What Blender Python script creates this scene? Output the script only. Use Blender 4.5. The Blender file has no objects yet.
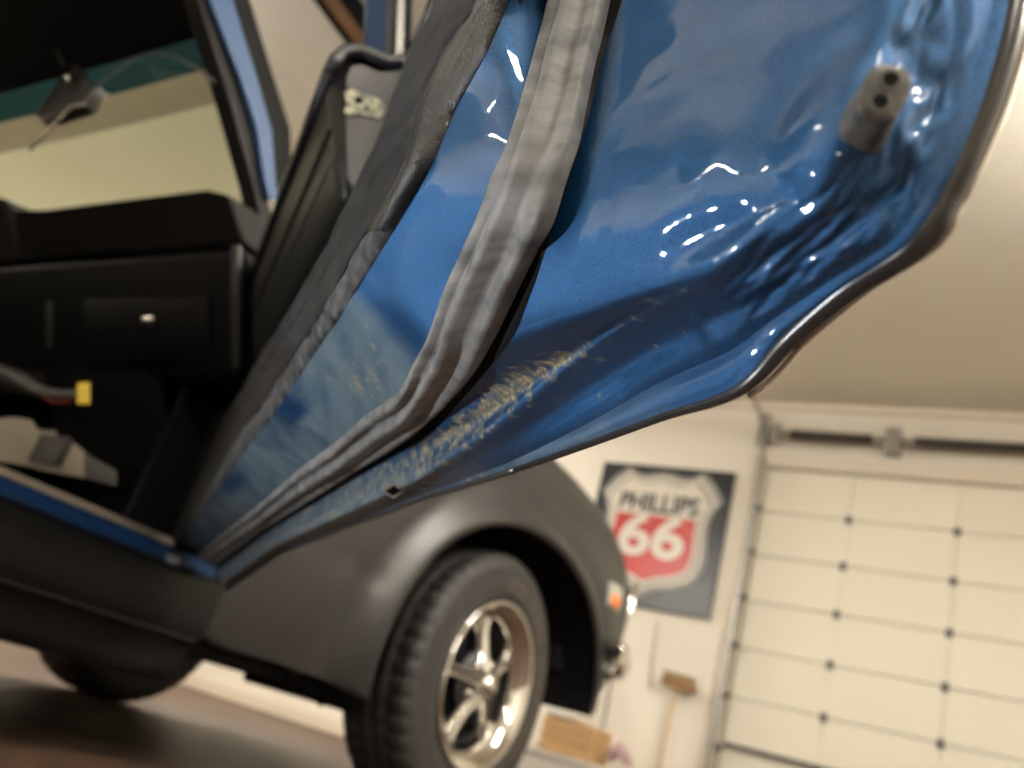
import bpy, bmesh, math, random
from mathutils import Vector, Matrix, noise
random.seed(7)
S = bpy.context.scene
COL = S.collection
V = Vector

# ------------------------------------------------------------------ camera
FPX = 876.0
UP = V((.2646, .8897, -.372)).normalized()
AX = V((.8475, -.030, .530)); AX = (AX - UP * UP.dot(AX)).normalized()
AY = UP.cross(AX)
CAM = V((0, 0, .22))
M3 = Matrix((AX, AY, UP))                       # camera space -> world
cam_d = bpy.data.cameras.new('camera'); cam = bpy.data.objects.new('camera', cam_d); COL.objects.link(cam)
cam.matrix_world = Matrix.Translation(CAM) @ M3.to_4x4()
cam_d.sensor_width = 36; cam_d.lens = 36 * FPX / 1024
cam_d.clip_start = .01; cam_d.clip_end = 60
cam_d.dof.use_dof = True; cam_d.dof.focus_distance = .36; cam_d.dof.aperture_fstop = 7.9
S.camera = cam
S.view_settings.view_transform = 'Standard'; S.view_settings.look = 'None'
S.view_settings.gamma = 1; S.view_settings.exposure = 0.0
w = bpy.data.worlds.new('world'); S.world = w; w.use_nodes = True
w.node_tree.nodes['Background'].inputs[0].default_value = (.9, .8, .68, 1)
w.node_tree.nodes['Background'].inputs[1].default_value = .3

def area(name, loc, size, power, rot=(0, 0, 0), color=(1, .86, .68)):
    d = bpy.data.lights.new(name, 'AREA'); d.shape = 'RECTANGLE'; d.size, d.size_y = size; d.energy = power; d.color = color
    o = bpy.data.objects.new(name, d); COL.objects.link(o); o.location = loc; o.rotation_euler = rot
    return o
LIGHT_COL = (1, .94, .84)
# the photographer's hand lamp / phone torch just beside the lens
pl = bpy.data.lights.new('phone_torch', 'SPOT'); pl.energy = .7; pl.shadow_soft_size = .006; pl.color = (1, .98, .95)
pl.spot_size = math.radians(75); pl.spot_blend = .8
plo = bpy.data.objects.new('phone_torch', pl); COL.objects.link(plo)
plo.matrix_world = Matrix.Translation(CAM + M3 @ V((-.025, -.01, .01))) @ (M3.to_4x4() @ Matrix.Rotation(math.radians(4), 4, 'Y'))

wl = bpy.data.lights.new('work_light', 'SPOT'); wl.energy = 18; wl.shadow_soft_size = .012; wl.color = (.93, .97, 1)
wl.spot_size = math.radians(150); wl.spot_blend = 1
wlo = bpy.data.objects.new('work_light', wl); COL.objects.link(wlo)
wlo.location = (-.80, -.10, .17); wlo.rotation_euler = (V((-.35, .55, .38)) - V(wlo.location)).to_track_quat('-Z', 'Y').to_euler()

def ray(px, py):
    return M3 @ V((px - 512, 384 - py, -FPX)) / FPX
def onplane(px, py, ax, val):
    d = ray(px, py); t = (val - CAM[ax]) / d[ax]; return CAM + d * t
D = V((.8, -.6, 0)); N = V((-.6, -.8, 0))
HINGE = onplane(222, 588, 0, -1.30); HINGE.z = 0
def dpt(u, wv, v):                               # door coords: along door, inward, height
    return HINGE + D * u + N * wv + V((0, 0, v))
def ondoor(px, py, wv):
    d = ray(px, py); t = (wv - (CAM - HINGE).dot(N)) / d.dot(N); return CAM + d * t
def onu(px, py, u):
    d = ray(px, py); t = (u - (CAM - HINGE).dot(D)) / d.dot(D); return CAM + d * t

# ------------------------------------------------------------------ materials
def mat(name, col, rough=.5, metal=0, coat=0, coat_r=.03, spec=.5, emit=None, estr=0):
    m = bpy.data.materials.new(name); m.use_nodes = True
    b = m.node_tree.nodes['Principled BSDF']
    b.inputs['Base Color'].default_value = (*col, 1); b.inputs['Roughness'].default_value = rough
    b.inputs['Metallic'].default_value = metal; b.inputs['Coat Weight'].default_value = coat
    b.inputs['Coat Roughness'].default_value = coat_r; b.inputs['Specular IOR Level'].default_value = spec
    if emit: b.inputs['Emission Color'].default_value = (*emit, 1); b.inputs['Emission Strength'].default_value = estr
    return m
def nd(m, t, **kw):
    n = m.node_tree.nodes.new(t)
    for k, v in kw.items():
        if k in n.inputs: n.inputs[k].default_value = v
        else: setattr(n, k, v)
    return n
def lk(m, a, b): m.node_tree.links.new(a, b)
def tex(m, kind, scale, coord='Object', stretch=None, detail=4):
    tc = nd(m, 'ShaderNodeTexCoord'); mp = nd(m, 'ShaderNodeMapping')
    lk(m, tc.outputs[coord], mp.inputs['Vector'])
    if stretch: mp.inputs['Scale'].default_value = stretch
    t = nd(m, kind); t.inputs['Scale'].default_value = scale
    if 'Detail' in t.inputs: t.inputs['Detail'].default_value = detail
    lk(m, mp.outputs[0], t.inputs['Vector']); return t
def ramp(m, src, stops):
    r = nd(m, 'ShaderNodeValToRGB'); e = r.color_ramp.elements
    while len(e) < len(stops): e.new(.5)
    for i, (p, c) in enumerate(stops):
        e[i].position = p; e[i].color = (*c, 1) if len(c) == 3 else c
    lk(m, src, r.inputs[0]); return r
def vary(m, scale, a, b, lo=.35, hi=.65, kind='ShaderNodeTexNoise', stretch=None):
    t = tex(m, kind, scale, stretch=stretch); r = ramp(m, t.outputs[0], [(lo, a), (hi, b)])
    lk(m, r.outputs[0], m.node_tree.nodes['Principled BSDF'].inputs['Base Color']); return t
def bump(m, src, strength, dist=.001):
    b = nd(m, 'ShaderNodeBump'); b.inputs['Strength'].default_value = strength; b.inputs['Distance'].default_value = dist
    lk(m, src, b.inputs['Height']); lk(m, b.outputs[0], m.node_tree.nodes['Principled BSDF'].inputs['Normal']); return b

BLUE = (.012, .085, .27)
def make_paint():
    m = mat('metallic_blue_paint', BLUE, .35, .6, .7, .04)
    bs = m.node_tree.nodes['Principled BSDF']
    fl = tex(m, 'ShaderNodeTexVoronoi', 2600)                       # metal flakes
    flr = ramp(m, fl.outputs['Color'], [(.1, (.0015, .018, .070)), (.62, (.0024, .028, .105)), (.95, (.012, .095, .25))])
    at = nd(m, 'ShaderNodeAttribute', attribute_name='wear')
    sep = nd(m, 'ShaderNodeSeparateColor'); lk(m, at.outputs['Color'], sep.inputs[0])
    # dull overspray haze (red channel)
    n1 = tex(m, 'ShaderNodeTexNoise', 40, detail=6)
    mu = nd(m, 'ShaderNodeMath', operation='MULTIPLY'); lk(m, sep.outputs[0], mu.inputs[0])
    r1 = ramp(m, n1.outputs[0], [(.3, (.55, .55, .55)), (.6, (1, 1, 1))]); lk(m, r1.outputs[0], mu.inputs[1])
    mx = nd(m, 'ShaderNodeMix', data_type='RGBA'); lk(m, mu.outputs[0], mx.inputs[0])
    lk(m, flr.outputs[0], mx.inputs[6]); mx.inputs[7].default_value = (.13, .19, .225, 1)
    # worn ochre and bare chips (green channel)
    n2 = tex(m, 'ShaderNodeTexNoise', 170, detail=8, stretch=(.55, 1, 1))
    a2 = nd(m, 'ShaderNodeMath', operation='MULTIPLY_ADD'); lk(m, sep.outputs[1], a2.inputs[0]); a2.inputs[1].default_value = .42
    lk(m, n2.outputs[0], a2.inputs[2])
    r2 = ramp(m, a2.outputs[0], [(.70, (0, 0, 0)), (.88, (1, 1, 1))])
    n3 = tex(m, 'ShaderNodeTexNoise', 420, detail=3)
    r3 = ramp(m, n3.outputs[0], [(.36, (.10, .14, .17)), (.50, (.22, .20, .15)), (.66, (.52, .42, .22))])
    mx2 = nd(m, 'ShaderNodeMix', data_type='RGBA'); lk(m, r2.outputs[0], mx2.inputs[0]); lk(m, mx.outputs[2], mx2.inputs[6]); lk(m, r3.outputs[0], mx2.inputs[7])
    lk(m, mx2.outputs[2], bs.inputs['Base Color'])
    # worn and hazed places lose metal and clear coat
    ad = nd(m, 'ShaderNodeMath', operation='ADD', use_clamp=True); lk(m, mu.outputs[0], ad.inputs[0]); lk(m, r2.outputs[0], ad.inputs[1])
    iv = nd(m, 'ShaderNodeMath', operation='MULTIPLY_ADD'); lk(m, ad.outputs[0], iv.inputs[0]); iv.inputs[1].default_value = -.45; iv.inputs[2].default_value = .6
    lk(m, iv.outputs[0], bs.inputs['Metallic'])
    iv2 = nd(m, 'ShaderNodeMath', operation='MULTIPLY_ADD'); lk(m, ad.outputs[0], iv2.inputs[0]); iv2.inputs[1].default_value = -.55; iv2.inputs[2].default_value = .7
    lk(m, iv2.outputs[0], bs.inputs['Coat Weight'])
    bp = nd(m, 'ShaderNodeBump'); bp.inputs['Strength'].default_value = .35; bp.inputs['Distance'].default_value = .0004
    lk(m, fl.outputs['Color'], bp.inputs['Height']); lk(m, bp.outputs[0], bs.inputs['Normal'])
    n4 = tex(m, 'ShaderNodeTexNoise', 60, detail=2)
    b4 = nd(m, 'ShaderNodeBump'); b4.inputs['Strength'].default_value = .12; b4.inputs['Distance'].default_value = .002
    lk(m, n4.outputs[0], b4.inputs['Height']); lk(m, b4.outputs[0], bs.inputs['Coat Normal'])
    return m
PAINT = make_paint()
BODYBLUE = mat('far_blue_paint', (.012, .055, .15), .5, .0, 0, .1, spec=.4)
RUBBER = mat('grey_weathered_rubber', (.1, .1, .1), .55)
t = vary(RUBBER, 90, (.085, .088, .09), (.23, .23, .225), .33, .68, stretch=(.25, 1, 1)); bump(RUBBER, t.outputs[0], .35, .001)
BLACKRUB = mat('black_rubber', (.003, .003, .0035), .6, spec=.1)
VINYL = mat('black_grained_vinyl', (.012, .013, .016), .27, spec=.6)
t = tex(VINYL, 'ShaderNodeTexVoronoi', 800, stretch=(1, 1, .5)); bump(VINYL, t.outputs[0], .5, .0006)
VINYLP = mat('charcoal_trim_vinyl', (.05, .05, .055), .55, spec=.15)
t = vary(VINYLP, 60, (.008, .009, .011), (.03, .032, .037), .35, .7, stretch=(.15, 1, 1)); bump(VINYLP, t.outputs[0], .4, .002)
DUSTY = mat('dusty_black_vinyl', (.05, .05, .05), .6)
t = vary(DUSTY, 110, (.012, .013, .016), (.11, .112, .115), .42, .8); bump(DUSTY, t.outputs[0], .4, .0015)
PAD = mat('dark_pad_plastic', (.015, .0145, .013), .4, spec=.3)
PADGREY = mat('grey_pad_end', (.06, .056, .054), .5)
DASH = mat('black_dash_plastic', (.0016, .0018, .0022), .4, spec=.1)
DASHTOP = mat('dark_dash_pad', (.009, .008, .0075), .6, spec=.2)
BLACK = mat('deep_black', (.002, .002, .0024), .8, spec=.15)
CHROME = mat('chrome', (.75, .73, .69), .08, 1)
DCHROME = mat('dull_chrome', (.22, .21, .20), .25, 1)
STEEL = mat('dark_steel', (.16, .155, .15), .35, .8)
PRIMER = mat('grey_primer', (.05, .048, .046), .42)
vary(PRIMER, 6, (.023, .0225, .022), (.029, .0285, .028))
ROCKER = mat('dark_primer', (.008, .008, .008), .5, spec=.2)
UNDER = mat('underbody_black', (.004, .004, .0045), .8, spec=.2)
TYRE = mat('tyre_rubber', (.022, .021, .020), .62)
TAN = mat('tan_sill_strip', (.30, .25, .20), .5)
DUCT = mat('pale_plastic_duct', (.36, .32, .25), .5)
YEL = mat('yellow_connector', (.85, .62, .03), .45)
ORANGE = mat('orange_lens', (.9, .25, .06), .25)
LENS = mat('clear_lens', (.45, .45, .38), .15)
BARE = mat('torn_foam_backing', (.62, .58, .40), .7)
t = vary(BARE, 120, (.25, .27, .22), (.80, .76, .52), .42, .58); bump(BARE, t.outputs[0], 1, .004)
WALLM = mat('painted_wall', (.72, .64, .53), .6)
vary(WALLM, 1.5, (.72, .67, .58), (.77, .72, .63))
CEILM = mat('ceiling_board', (.66, .58, .46), .65)
vary(CEILM, 1.2, (.80, .755, .65), (.84, .80, .69))
GDOOR = mat('garage_door_cream', (.76, .715, .59), .45)
TRIMW = mat('white_trim', (.70, .62, .51), .5)
GALV = mat('galvanised_steel', (.36, .35, .32), .4, .7)
DARKM = mat('dark_brown_metal', (.045, .036, .028), .5)
WOODH = mat('wood_handle', (.52, .39, .24), .6)
WOODD = mat('brown_wood', (.24, .12, .045), .5)
vary(WOODD, 14, (.18, .085, .03), (.32, .17, .07), stretch=(1, .15, 1))
FLOOR = mat('brown_epoxy_floor', (.10, .062, .042), .5, spec=.15)
t = vary(FLOOR, 3, (.045, .025, .017), (.09, .055, .036)); bump(FLOOR, t.outputs[0], .05, .01)
SIGNBLK = mat('sign_black', (.012, .014, .02), .3)
SIGNGREY = mat('sign_grey', (.27, .26, .24), .4)
SIGNWH = mat('sign_cream', (.66, .62, .54), .3)
SIGNRED = mat('sign_red', (.45, .03, .028), .3)
CARD = mat('cardboard', (.55, .34, .16), .7)
OLIVE = mat('straw_basket', (.34, .26, .13), .8)
PINK = mat('pink_cloth', (.52, .36, .38), .8)
WHITE = mat('white_paint', (.72, .68, .62), .5)
LAMP = mat('lamp_diffuser', (1, 1, 1), .5, emit=LIGHT_COL, estr=165)

def glassy(name, tint, gloss=.10):
    m = bpy.data.materials.new(name); m.use_nodes = True; nt = m.node_tree; nt.nodes.clear()
    o = nt.nodes.new('ShaderNodeOutputMaterial'); mx = nt.nodes.new('ShaderNodeMixShader')
    tr = nt.nodes.new('ShaderNodeBsdfTransparent'); gl = nt.nodes.new('ShaderNodeBsdfGlossy')
    tr.inputs[0].default_value = (*tint, 1); gl.inputs['Roughness'].default_value = .03
    mx.inputs[0].default_value = gloss
    nt.links.new(tr.outputs[0], mx.inputs[1]); nt.links.new(gl.outputs[0], mx.inputs[2]); nt.links.new(mx.outputs[0], o.inputs[0])
    return m
GLASS = glassy('green_glass', (.90, 1, .84), .04)
BAND = glassy('grey_glass_band', (.46, .47, .38), .06)
TEAL = glassy('teal_glass_band', (.03, .09, .11), .14)

# ------------------------------------------------------------------ helpers
WM = {}
def thing(name, label, cat, loc=(0, 0, 0), group=None):
    o = bpy.data.objects.new(name, None); COL.objects.link(o); o.location = loc; o.empty_display_size = .1
    o['label'] = label; o['category'] = cat
    if group: o['group'] = group
    WM[o] = Matrix.Translation(V(loc)); return o
def mesh(name, vs, fs, m, parent=None, smooth=False, origin=None):
    """vs in world space; the object is linked as a child of parent"""
    if origin is None: origin = sum((V(v) for v in vs), V()) / len(vs)
    me = bpy.data.meshes.new(name); me.from_pydata([V(v) - origin for v in vs], [], fs); me.update()
    if m: me.materials.append(m)
    if smooth:
        for p in me.polygons: p.use_smooth = True
    o = bpy.data.objects.new(name, me); COL.objects.link(o)
    W = Matrix.Translation(origin); WM[o] = W
    if parent: o.parent = parent; o.location = WM[parent].inverted() @ origin
    else: o.location = origin
    return o
def struct(o): o['kind'] = 'structure'; return o
def tag(o, label, cat, group=None):
    o['label'] = label; o['category'] = cat
    if group: o['group'] = group
    return o
def bm_mesh(name, bm, m, parent=None, smooth=False):
    bmesh.ops.recalc_face_normals(bm, faces=bm.faces)
    vs = [v.co.copy() for v in bm.verts]; bm.verts.index_update(); fs = [[v.index for v in f.verts] for f in bm.faces]; bm.free()
    return mesh(name, vs, fs, m, parent, smooth)
def bm_box(bm, lo, hi, bev=0, mtx=None):
    lo, hi = V(lo), V(hi); r = bmesh.ops.create_cube(bm, size=1)
    vv = r['verts']
    for v in vv: v.co = V((lo[i] + (v.co[i] + .5) * (hi[i] - lo[i]) for i in range(3)))
    if bev:
        es = list({e for v in vv for e in v.link_edges}); r2 = bmesh.ops.bevel(bm, geom=es, offset=bev, segments=2, affect='EDGES', profile=.6)
        vv = list({v for v in vv if v.is_valid} | set(r2['verts']))
    if mtx:
        for v in vv: v.co = mtx @ v.co
def box(name, lo, hi, m, parent=None, bev=0, mtx=None, smooth=False):
    bm = bmesh.new(); bm_box(bm, lo, hi, bev, mtx); return bm_mesh(name, bm, m, parent, smooth)
def hexa(name, pts, m, parent=None, bev=0):
    """8 points: bottom ring 4, top ring 4"""
    bm = bmesh.new(); vs = [bm.verts.new(p) for p in pts]
    for f in ((3, 2, 1, 0), (4, 5, 6, 7), (0, 1, 5, 4), (1, 2, 6, 5), (2, 3, 7, 6), (3, 0, 4, 7)): bm.faces.new([vs[i] for i in f])
    if bev: bmesh.ops.bevel(bm, geom=bm.edges[:], offset=bev, segments=2, affect='EDGES', profile=.6)
    return bm_mesh(name, bm, m, parent, bool(bev))
def bm_tube(bm, pts, r, n=8, caps=True, flat=1):
    pts = [V(p) for p in pts]; rings = []; prev = None
    for i, p in enumerate(pts):
        t = (pts[min(i + 1, len(pts) - 1)] - pts[max(i - 1, 0)]).normalized()
        if prev is None: a = t.orthogonal().normalized()
        else: a = (prev - t * prev.dot(t)).normalized()
        prev = a; b = t.cross(a); rr = r[i] if isinstance(r, (list, tuple)) else r
        rings.append([bm.verts.new(p + (a * math.cos(k * 2 * math.pi / n) + b * math.sin(k * 2 * math.pi / n) * flat) * rr) for k in range(n)])
    for i in range(len(rings) - 1):
        for k in range(n): bm.faces.new((rings[i][k], rings[i][(k + 1) % n], rings[i + 1][(k + 1) % n], rings[i + 1][k]))
    if caps: bm.faces.new(rings[0][::-1]); bm.faces.new(rings[-1])
def tube(name, pts, r, m, parent=None, n=8, flat=1):
    bm = bmesh.new(); bm_tube(bm, pts, r, n, flat=flat); return bm_mesh(name, bm, m, parent, True)
def prism(name, poly, depth, m, parent=None):
    """poly: world points of a planar outline, depth: extrusion vector"""
    n = len(poly); dv = V(depth); vs = [V(p) for p in poly] + [V(p) + dv for p in poly]
    fs = [list(range(n))[::-1], list(range(n, 2 * n))] + [[i, (i + 1) % n, n + (i + 1) % n, n + i] for i in range(n)]
    bm = bmesh.new(); q = [bm.verts.new(v) for v in vs]
    for f in fs: bm.faces.new([q[i] for i in f])
    return bm_mesh(name, bm, m, parent)
def lathe(name, prof, origin, axis, m, parent=None, n=64, rf=None, smooth=True):
    """prof: (radius, offset along axis)"""
    axis = V(axis).normalized(); a = V((0, 0, 1)); b = axis.cross(a).normalized(); a = b.cross(axis)
    vs = []; fs = []
    for j, (r, h) in enumerate(prof):
        for k in range(n):
            th = 2 * math.pi * k / n; rr = r + (rf(j, k) if rf else 0)
            vs.append(V(origin) + axis * h + (a * math.cos(th) + b * math.sin(th)) * rr)
    for j in range(len(prof) - 1):
        for k in range(n): fs.append((j * n + k, j * n + (k + 1) % n, (j + 1) * n + (k + 1) % n, (j + 1) * n + k))
    return mesh(name, vs, fs, m, parent, smooth, origin=V(origin))
def cr(P, t):
    """catmull-rom through list P at t in [0, len-1]"""
    i = min(int(t), len(P) - 2); f = t - i
    if len(P) == 16 and t < 4:
        return P[i].lerp(P[i + 1], f)
    p1, p2 = P[i], P[i + 1]; p0 = P[i - 1] if i > 0 else p1 * 2 - p2; p3 = P[i + 2] if i + 2 < len(P) else p2 * 2 - p1
    return .5 * ((2 * p1) + (p2 - p0) * f + (2 * p0 - 5 * p1 + 4 * p2 - p3) * f * f + (3 * p1 - p0 - 3 * p2 + p3) * f ** 3)
def grid_faces(nu, nv):
    return [(i * nv + j, i * nv + j + 1, (i + 1) * nv + j + 1, (i + 1) * nv + j) for i in range(nu - 1) for j in range(nv - 1)]
def sm(a, b, x):
    t = max(0, min(1, (x - a) / (b - a))); return t * t * (3 - 2 * t)

# ------------------------------------------------------------------ room
X0, X1, Y0, Y1, ZC = -6.5, 3.2, -3.6, 5.0, 2.585
struct(box('floor', (X0, Y0, -.1), (X1, Y1, 0), FLOOR))
ceil = struct(box('ceiling', (X0, Y0, ZC + .012), (X1, Y1, ZC + .1), DARKM))
ys = [Y0, -2.08, .36, 2.8, Y1]
for i in range(4):
    for xa, xb in ((X0, -2.9), (-2.9, .76), (.76, X1)):
        box('panel', (xa + .002, ys[i] + .004, ZC), (xb - .002, ys[i + 1] - .004, ZC + .014), CEILM, ceil)
# back wall around the garage door opening
GX0, GX1, GZ = -1.50, 1.21, 2.16
bm = bmesh.new()
bm_box(bm, (X0, Y1, 0), (GX0, Y1 + .12, ZC)); bm_box(bm, (GX1, Y1, 0), (X1, Y1 + .12, ZC)); bm_box(bm, (GX0, Y1, GZ), (GX1, Y1 + .12, ZC))
struct(bm_mesh('wall_back', bm, WALLM))
struct(box('wall_left', (X0 - .1, Y0, 0), (X0, Y1, ZC), WALLM))
struct(box('wall_right', (X1, Y0, 0), (X1 + .1, Y1, ZC), WALLM))
struct(box('wall_front', (X0, Y0 - .1, 0), (X1, Y0, ZC), WALLM))
struct(box('trim_1', (X0, Y1 - .03, ZC - .045), (X1, Y1, ZC), TRIMW, bev=.006))
struct(box('trim_2', (GX0 - .09, Y1 - .02, 0), (GX0 - .005, Y1, GZ + .09), TRIMW, bev=.004))
struct(box('trim_3', (GX0 - .005, Y1 - .02, GZ + .005), (GX1 + .09, Y1, GZ + .09), TRIMW, bev=.004))
struct(box('baseboard_back', (X0, Y1 - .015, 0), (GX0 - .09, Y1, .09), TRIMW, bev=.003))
# ceiling lamps
def lamp(x, y, lx, ly, label):
    t = thing('ceiling_light', label, 'light', (x, y, ZC), 'ceiling lights')
    hw_ = .13 if y < 0 else .03  # housing widened on the rear lamps to block their light from the ceiling
    box('housing', (x - hw_, y - ly / 2, ZC - .165), (x + hw_, y + ly / 2, ZC - .155), WHITE, t, .003)
    for e in (-1, 1):
        tube('hanging_wire', [(x, y + e * ly * .4, ZC - .15), (x, y + e * ly * .4, ZC)], .003, STEEL, t, 6)
        tube('lamp_tube', [(x + e * .05, y - ly / 2 + .02, ZC - .19), (x + e * .05, y + ly / 2 - .02, ZC - .19)], .022, LAMP, t, 12)
        box('end_socket', (x - .08, y + e * ly / 2 - .015, ZC - .215), (x + .08, y + e * ly / 2 + .015, ZC - .165), WHITE, t, .004)
for x, y, lx, ly, lab in ((-2.9, -.8, .16, 1.2, 'slim warm ceiling light behind and left of the open car door'),
                     (.9, -1.3, .16, 1.2, 'slim warm ceiling light behind and right of the open car door'),
                     (-4.6, -2.4, .16, 1.2, 'slim warm ceiling light behind the car on its far side'),
                     (.6, 2.2, .16, 1.2, 'slim warm ceiling light between the car and garage door'),
                     (-4.4, 4.0, .16, 1.2, 'slim warm ceiling light near the back wall beyond the car'),
                     (2.2, .5, .16, 1.2, 'slim warm ceiling light nearest the right wall')):
    lamp(x, y, lx, ly, lab)
lamp(-3.6, .5, .16, 1.2, 'added slim warm ceiling light, unseen above the roof of the car')  # unseen extra lamp, added to brighten the ceiling beyond the windscreen

# garage door
gd = struct(box('door_1', (GX0 + .01, Y1 + .045, .002), (GX1 - .01, Y1 + .07, GZ - .005), GALV))
zb = [GZ - .005 - .271 * k for k in range(9)]
cols = [GX0 + .01, -.99, -.44, .11, .66, GX1 - .01]
for k in range(8):
    for c in range(5):
        box('panel', (cols[c] + .001, Y1 + .012, max(.004, zb[k + 1] + .003)), (cols[c + 1] - .001, Y1 + .046, zb[k] - .001), GDOOR, gd, .004)
for k in range(1, 8):
    for x in cols[1:-1]:
        bm = bmesh.new(); bm_box(bm, (x - .017, Y1 + .004, zb[k] - .024), (x + .017, Y1 + .013, zb[k] + .024), .003)
        bm_tube(bm, [(x - .02, Y1 + .003, zb[k]), (x + .02, Y1 + .003, zb[k])], .006, 6)
        bm_mesh('hinge', bm, STEEL, gd)
box('strut', (GX0 + .03, Y1 - .012, .545), (GX1 - .03, Y1 + .012, .565), STEEL, gd)
# track, springs
tr = thing('door_track', 'galvanised steel roller track left of the garage door', 'track', (GX0 - .02, Y1 - .04, 0))
box('rail', (GX0 - .035, Y1 - .075, .02), (GX0 - .005, Y1 - .03, 2.2), GALV, tr, .004)
for k in range(1, 8):
    tube('roller', [(GX0 - .04, Y1 - .055, zb[k]), (GX0 + .03, Y1 - .055, zb[k])], .017, STEEL, tr)
tube('curved_rail', [(GX0 - .02, Y1 - .052, 2.19), (GX0 - .02, Y1 - .07, 2.27), (GX0 - .02, Y1 - .13, 2.36), (GX0 - .02, Y1 - .24, 2.42), (GX0 - .02, Y1 - .6, 2.44), (GX0 - .02, Y1 - 1.0, 2.445), (GX0 - .02, Y1 - 2.6, 2.45)], .012, GALV, tr)
box('bracket', (GX0 - .07, Y1 - .05, 2.28), (GX0 - .01, Y1 - .005, 2.50), GALV, tr, .004)
sp = thing('torsion_spring_bar', 'dark torsion springs on a shaft above the garage door', 'spring', (-.2, Y1 - .07, 2.36))
tube('shaft', [(GX0 + .02, Y1 - .08, 2.352), (GX1, Y1 - .08, 2.352)], .012, GALV, sp)
for a, b in ((-1.36, -.90), (-.68, .10)):
    pts = [];  n = int((b - a) / .012)
    for i in range(n * 8):
        th = i * math.pi / 4; pts.append((a + (b - a) * i / (n * 8), Y1 - .08 + .026 * math.cos(th), 2.352 + .026 * math.sin(th)))
    tube('spring', pts, .0062, DARKM, sp, 5)
box('center_bracket', (-.83, Y1 - .12, 2.28), (-.75, Y1 - .001, 2.42), GALV, sp, .005)
box('cable_drum', (GX0 + .03, Y1 - .13, 2.30), (GX0 + .08, Y1 - .03, 2.40), GALV, sp, .02)
# beam on ceiling (brown rail seen between windscreen pillar and open door)
pa, pb = onplane(333, 0, 2, ZC - .05), onplane(362, 40, 2, ZC - .05)
dr = (pb - pa).normalized(); nrm = V((-dr.y, dr.x, 0))
rb = thing('ceiling_rail', 'brown wooden rail with black edges fixed under the ceiling', 'rail', (pa.x, pa.y, ZC))
def slab(name, a, b, wd, off, z0, z1, m, parent):
    a = V((a.x, a.y, 0)) + nrm * off; b = V((b.x, b.y, 0)) + nrm * off
    hexa(name, [a - nrm * wd + V((0, 0, z0)), a + nrm * wd + V((0, 0, z0)), b + nrm * wd + V((0, 0, z0)), b - nrm * wd + V((0, 0, z0)),
                a - nrm * wd + V((0, 0, z1)), a + nrm * wd + V((0, 0, z1)), b + nrm * wd + V((0, 0, z1)), b - nrm * wd + V((0, 0, z1))], m, parent)
slab('board', pa - dr * .5, pb + dr * .4, .038, 0, ZC - .06, ZC - .001, WOODD, rb)
slab('edge_strip', pa - dr * .5, pb + dr * .4, .014, .054, ZC - .065, ZC - .001, BLACK, rb)
slab('edge_strip', pa - dr * .5, pb + dr * .4, .014, -.054, ZC - .065, ZC - .001, BLACK, rb)

# sign -----------------------------------------------------------------
sx0, sx1, sz0, sz1 = -2.56, -1.67, 1.19, 2.10
sg = thing('metal_sign', 'square black wall sign with a red and cream shield left of the garage door', 'sign', (-2.11, Y1, sz0))
box('back_plate', (sx0, Y1 - .022, sz0), (sx1, Y1 - .002, sz1), SIGNBLK, sg, .003)
def shield(scx, scz, yy, th, name, m, off=0, cy=None, half=False):
    half_p = [(0, .385), (.05, .378), (.10, .362), (.145, .362), (.185, .375), (.225, .405), (.30, .335), (.365, .235), (.345, .215), (.315, .15), (.305, .07), (.315, -.02), (.325, -.10), (.32, -.17), (.295, -.235), (.25, -.275), (.18, -.30), (.10, -.315), (.04, -.335), (0, -.365)]
    P = half_p + [(-x, z) for x, z in half_p[-2:0:-1]]
    pts = [V((-2.115 + x * scx, yy, 1.645 + z * scz)) for x, z in P]
    return prism(name, pts, (0, -th, 0), m, sg)
shield(1.12, 1.08, Y1 - .022, .006, 'shield_border', SIGNGREY)
shield(1.03, .99, Y1 - .028, .005, 'shield_border', SIGNWH)
shield(.97, .94, Y1 - .033, .002, 'shield_line', SIGNGREY)
shield(.92, .895, Y1 - .035, .004, 'shield_face', SIGNWH)
half_r = [(0, .115), (.265, .115), (.262, .05), (.268, -.02), (.276, -.09), (.272, -.15), (.25, -.20), (.21, -.23), (.15, -.25), (.08, -.265), (0, -.30)]
P = half_r + [(-x, z) for x, z in half_r[-2:0:-1]] + [(-.265, .115)]
prism('red_field', [V((-2.115 + x, Y1 - .039, 1.645 + z)) for x, z in P], (0, -.003, 0), SIGNRED, sg)
def text(name, body, size, loc, m, parent, bold=0, sx=1):
    c = bpy.data.curves.new(name, 'FONT'); c.body = body; c.size = size; c.align_x = 'CENTER'; c.align_y = 'CENTER'; c.extrude = .0015; c.offset = bold
    o = bpy.data.objects.new(name, c); COL.objects.link(o); bpy.context.view_layer.update()
    me = bpy.data.meshes.new_from_object(o.evaluated_get(bpy.context.evaluated_depsgraph_get())); COL.objects.unlink(o); bpy.data.objects.remove(o)
    R = Matrix.Rotation(math.pi / 2, 4, 'X') @ Matrix.Diagonal((sx, 1, 1, 1)); me.transform(R); me.materials.clear(); me.materials.append(m)
    ob = bpy.data.objects.new(name, me); COL.objects.link(ob); ob.parent = parent; ob.location = WM[parent].inverted() @ V(loc); return ob
text('lettering', 'PHILLIPS', .165, (-2.115, Y1 - .0405, 1.835), SIGNBLK, sg, .004, .88)
text('numerals', '66', .37, (-2.115, Y1 - .0435, 1.615), SIGNWH, sg, .010, 1.2)

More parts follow.
